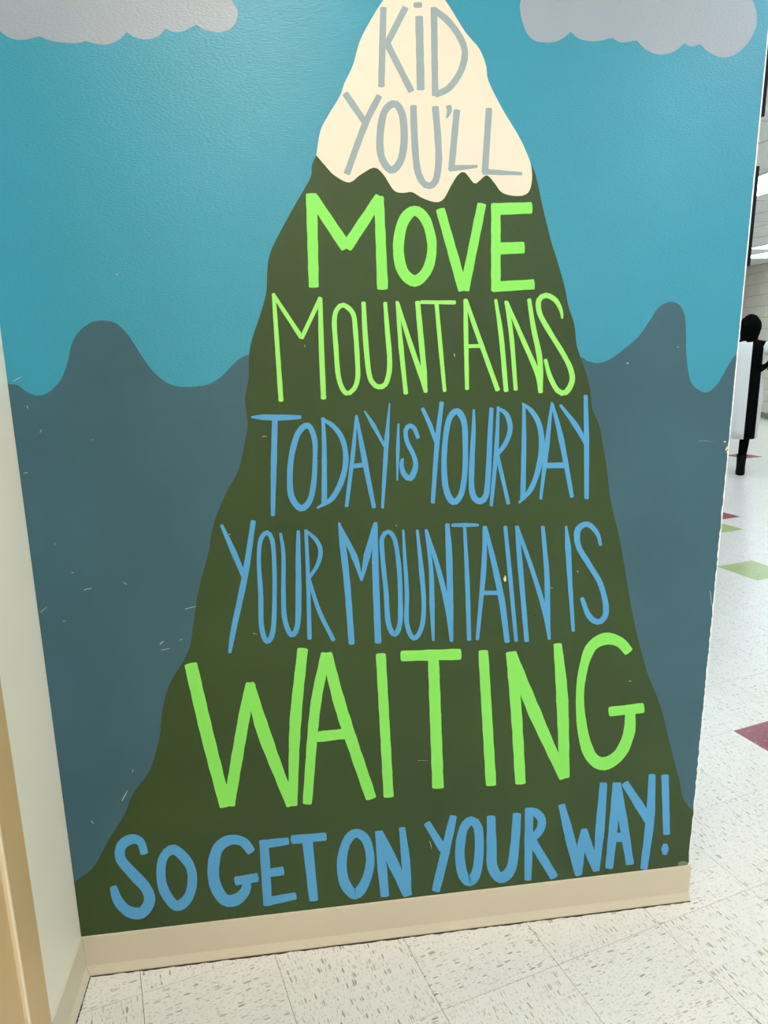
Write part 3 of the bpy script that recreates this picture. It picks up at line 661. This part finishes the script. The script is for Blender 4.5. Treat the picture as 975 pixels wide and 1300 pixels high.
# dress
m, n, l, p = new_mat('white_black_dress')
tc = n.new('ShaderNodeTexCoord'); sep = n.new('ShaderNodeSeparateXYZ'); l.new(tc.outputs['Object'], sep.inputs[0])
gt = n.new('ShaderNodeMath'); gt.operation = 'GREATER_THAN'; gt.inputs[1].default_value = .037; l.new(sep.outputs[0], gt.inputs[0])
lt = n.new('ShaderNodeMath'); lt.operation = 'LESS_THAN'; lt.inputs[1].default_value = .140; l.new(sep.outputs[0], lt.inputs[0])
an_ = n.new('ShaderNodeMath'); an_.operation = 'MULTIPLY'; l.new(gt.outputs[0], an_.inputs[0]); l.new(lt.outputs[0], an_.inputs[1])
mx = n.new('ShaderNodeMix'); mx.data_type = 'RGBA'; mx.inputs[6].default_value = srgb(222, 222, 222); mx.inputs[7].default_value = srgb(6, 6, 7)
l.new(an_.outputs[0], mx.inputs[0]); l.new(mx.outputs[2], p.inputs['Base Color']); p.inputs['Roughness'].default_value = .9; p.inputs['Specular IOR Level'].default_value = .08
prof = [(.395, .150, .135), (.50, .160, .14), (.62, .168, .14), (.78, .175, .14), (.90, .172, .135), (1.02, .150, .12), (1.12, .138, .112), (1.22, .148, .115), (1.31, .160, .108), (1.365, .145, .09), (1.39, .085, .065), (1.405, .06, .055)]
vs_, fs_ = [], []; nseg = 40
for r, (z, rx, ry) in enumerate(prof):
    for k in range(nseg):
        t = 2*math.pi*k/nseg; fold = 1+.035*math.sin(7*t+1)*max(0, (1.0-z))
        vs_.append((rx*fold*math.cos(t), ry*fold*math.sin(t), z))
        if r: fs_.append(((r-1)*nseg+k, (r-1)*nseg+(k+1) % nseg, r*nseg+(k+1) % nseg, r*nseg+k))
o = link('dress', mesh('dress', vs_, fs_, True), m, per)
sm = o.modifiers.new('Solid', 'SOLIDIFY'); sm.thickness = .006; sm.offset = 1
for sh, el in (((.125, 0, 1.35), (.275, -.025, 1.285)), ((-.125, 0, 1.35), (-.195, -.03, 1.12))):
    q = [tuple(Vector(sh).lerp(Vector(el), t)) for t in (0, .5, 1)]
    skin_obj('sleeve', q, [(0, 1), (1, 2)], [.072, .070, .062], M['sleeve'], per)
# hair: a short cap with uneven ends
bm = bmesh.new(); bmesh.ops.create_uvsphere(bm, u_segments=28, v_segments=18, radius=1)
rh = random.Random(4)
for v in list(bm.verts):
    c = v.co
    if c.z < -.8 or (c.y > .45 and c.z < .35): v.tag = True
bmesh.ops.delete(bm, geom=[v for v in bm.verts if v.tag], context='VERTS')
for v in bm.verts:
    k = 1+rh.uniform(-.05, .07)
    sq = 1 if v.co.z > 0 else (1+v.co.z*.28)/max(.45, (1-v.co.z**2)**.5)
    v.co = Vector((v.co.x*.100*k*sq, .012+v.co.y*.116*k*sq, 1.538+v.co.z*(.118 if v.co.z > 0 else .195)*k))
hair = bm_obj('hair', bm, M['hair'], per, True); sm = hair.modifiers.new('Solid', 'SOLIDIFY'); sm.thickness = .02; sm.offset = -1
# ears and eyes
for s in (-1, 1):
    bm = bmesh.new(); bmesh.ops.create_uvsphere(bm, u_segments=10, v_segments=8, radius=1, matrix=Matrix.Translation((s*.034, .098, 1.535)) @ Matrix.Diagonal((.012, .008, .007, 1)))
    bm_obj('eye', bm, M['sleeve'], per, True)
# boots
for x, y, z, ang in ((.038, -.02, 0, 0), (-.17, .20, .0, 0)):
    bm = bmesh.new()
    ring = [(0.0, .045, -.055, .19), (.02, .047, -.056, .192), (.05, .045, -.054, .17), (.085, .043, -.052, .10), (.13, .044, -.050, .062), (.22, .05, -.056, .06)]
    rows = []
    for zz, hw, y0, y1 in ring:
        row = []
        for k in range(16):
            t = 2*math.pi*k/16; cy = (y0+y1)/2; row.append(bm.verts.new((x+hw*math.cos(t), y+cy+(y1-y0)/2*math.sin(t), z+zz)))
        rows.append(row)
    for r in range(len(rows)-1):
        for k in range(16): bm.faces.new((rows[r][k], rows[r][(k+1) % 16], rows[r+1][(k+1) % 16], rows[r+1][k]))
    bm.faces.new(rows[0][::-1]); bm.faces.new(rows[-1])
    bm_obj('boot', bm, M['shoe'], per, True)
